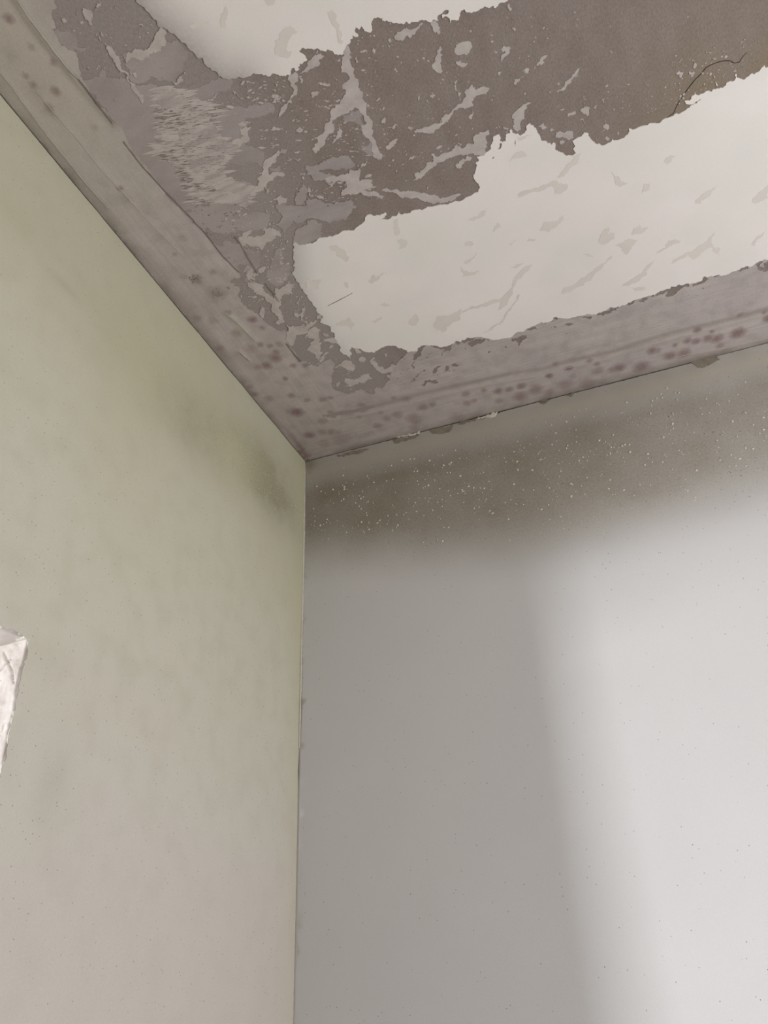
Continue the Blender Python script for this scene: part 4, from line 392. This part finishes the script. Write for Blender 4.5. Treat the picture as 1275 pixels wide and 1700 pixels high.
P = P[RNG.uniform(0, 1, len(P)) < .55 * stain_left(P)[:, 1]]
confetti('paint_specks', [(u, v, (6 + 4 * RNG.exponential()), 5 + 3 * RNG.exponential(), RNG.uniform(0, 3), .0016) for u, v in P], leftp, M['wall_left'], wl, True)
for q in WSCAR: sheet('flaked_scar', ragged(q, .16, 20), [], 0, rightp, .0014, -.001, M['scar'], wr, flip=False)
for q in WCHIP: sheet('paint_chip', ragged(q, .16, 20), [], 0, rightp, .0032, -.001, M['speck'], wr, flip=False)

# bead of old filler in the vertical corner, and a dirty filler lump at the very top
def bead(name, z0, z1, r, m, parent, off=.0):
    bm = bmesh.new(); prev = None; n = int((z1 - z0) / .006)
    for k in range(n + 1):
        z = z0 + (z1 - z0) * k / n; rr = r * (.55 + .5 * math.sin(math.pi * min(1, k / n * 1.1)) ** .4) * RNG.uniform(.7, 1.2)
        ring = [bm.verts.new((off + .0008 + rr * math.cos(t) * 1.0, -.0008 - .0010 - rr * math.sin(t), z)) for t in np.linspace(-.5, math.pi / 2 + .5, 6)]
        if prev:
            for i in range(5): bm.faces.new((prev[i], prev[i + 1], ring[i + 1], ring[i]))
        prev = ring
    me = bpy.data.meshes.new(name); bm.to_mesh(me); return link(name, me, m, parent)
bead('corner_bead', 1.93, 2.575, .0024, M['wall_left'], wl)

# ------------------------------------------------------------------ the opening in the left wall: rough plaster reveal
def reveal(name, place, A, B, step, seed, parent, label):
    na, nb = int((A[1] - A[0]) / step), int((B[1] - B[0]) / step)
    ga, gb = np.meshgrid(np.linspace(A[0], A[1], na), np.linspace(B[0], B[1], nb), indexing='ij'); Q = np.stack([ga.ravel(), gb.ravel()], 1)
    h = 34 * vnoise(Q, 420., seed) + 16 * vnoise(Q * [1, .5], 120., seed + 1) + 9 * vnoise(Q, 45., seed + 2)
    near = np.clip(1 - Q[:, 0] / 120., 0, 1); h = h * (1 - .5 * near) - 30 * near * np.clip(vnoise(Q, 110., seed + 3), 0, 1)
    cr = [[(330, B[1] - 150), (120, B[1] - 420), (60, B[1] - 560)], [(90, B[1] - 1000), (200, B[1] - 1500), (230, B[1] - 2100)], [(130, B[1] - 2700), (150, B[1] - 2900)], [(200, B[1] - 260), (420, B[1] - 420)]]
    g = np.zeros(len(Q))
    for c in cr:
        d = segdist(Q, c); h -= 40 * np.exp(-(d / 9) ** 2); g = np.maximum(g, .9 * np.exp(-(d / 9) ** 2))
    g = np.maximum(g, .8 * np.clip(vnoise(Q, 130., seed + 4) - .45, 0, 1) * 2 * near)
    h = np.where(Q[:, 0] < 145, np.clip(h + 16, 2, 34), np.minimum(h + 16, 34))
    me = bpy.data.meshes.new(name); co = place(Q[:, 0] * 1e-4, Q[:, 1] * 1e-4, h * 1e-4)
    F = [(i * nb + j, (i + 1) * nb + j, (i + 1) * nb + j + 1, i * nb + j + 1) for i in range(na - 1) for j in range(nb - 1)]
    me.from_pydata(co.tolist(), [], F); me.update(); me.polygons.foreach_set('use_smooth', np.ones(len(F), bool))
    c = np.zeros((len(Q), 4), np.float32); c[:, 1] = np.clip(g, 0, 1); c[:, 3] = 1
    at = me.attributes.new('stain', 'FLOAT_COLOR', 'POINT'); at.data.foreach_set('color', c.ravel())
    return link(name, me, M['rough'], parent, None, label)
win = bpy.data.objects.new('window_1', None); S.collection.objects.link(win); win['kind'] = 'structure'; win.location = (0, 0, 0)
reveal('reveal', lambda a, b, h: np.stack([-np.maximum(a, 8e-4), -OY0 * 1e-4 - np.where(a < 8e-4, 0, 1) * h + np.maximum(0, 8e-4 - a), b], 1), (-60, 2600), (9000, OZ1 + 40), 20, 50, win, 'rough cracked white plaster side of the wall opening')
reveal('soffit', lambda a, b, h: np.stack([-np.maximum(a, 8e-4), -b, OZ1 * 1e-4 - np.where(a < 8e-4, 0, 1) * h + np.maximum(0, 8e-4 - a)], 1), (-60, 2600), (OY0, OY1), 60, 60, win, 'rough white plaster underside of the opening head')
boxes('reveal', [(-.26, -OY1 * 1e-4, .9, -.005, -OY1 * 1e-4 + .008, OZ1 * 1e-4)], M['rough'], win)
boxes('sill', [(-.28, -OY1 * 1e-4, .86, .02, -OY0 * 1e-4, .905)], M['rough'], win)
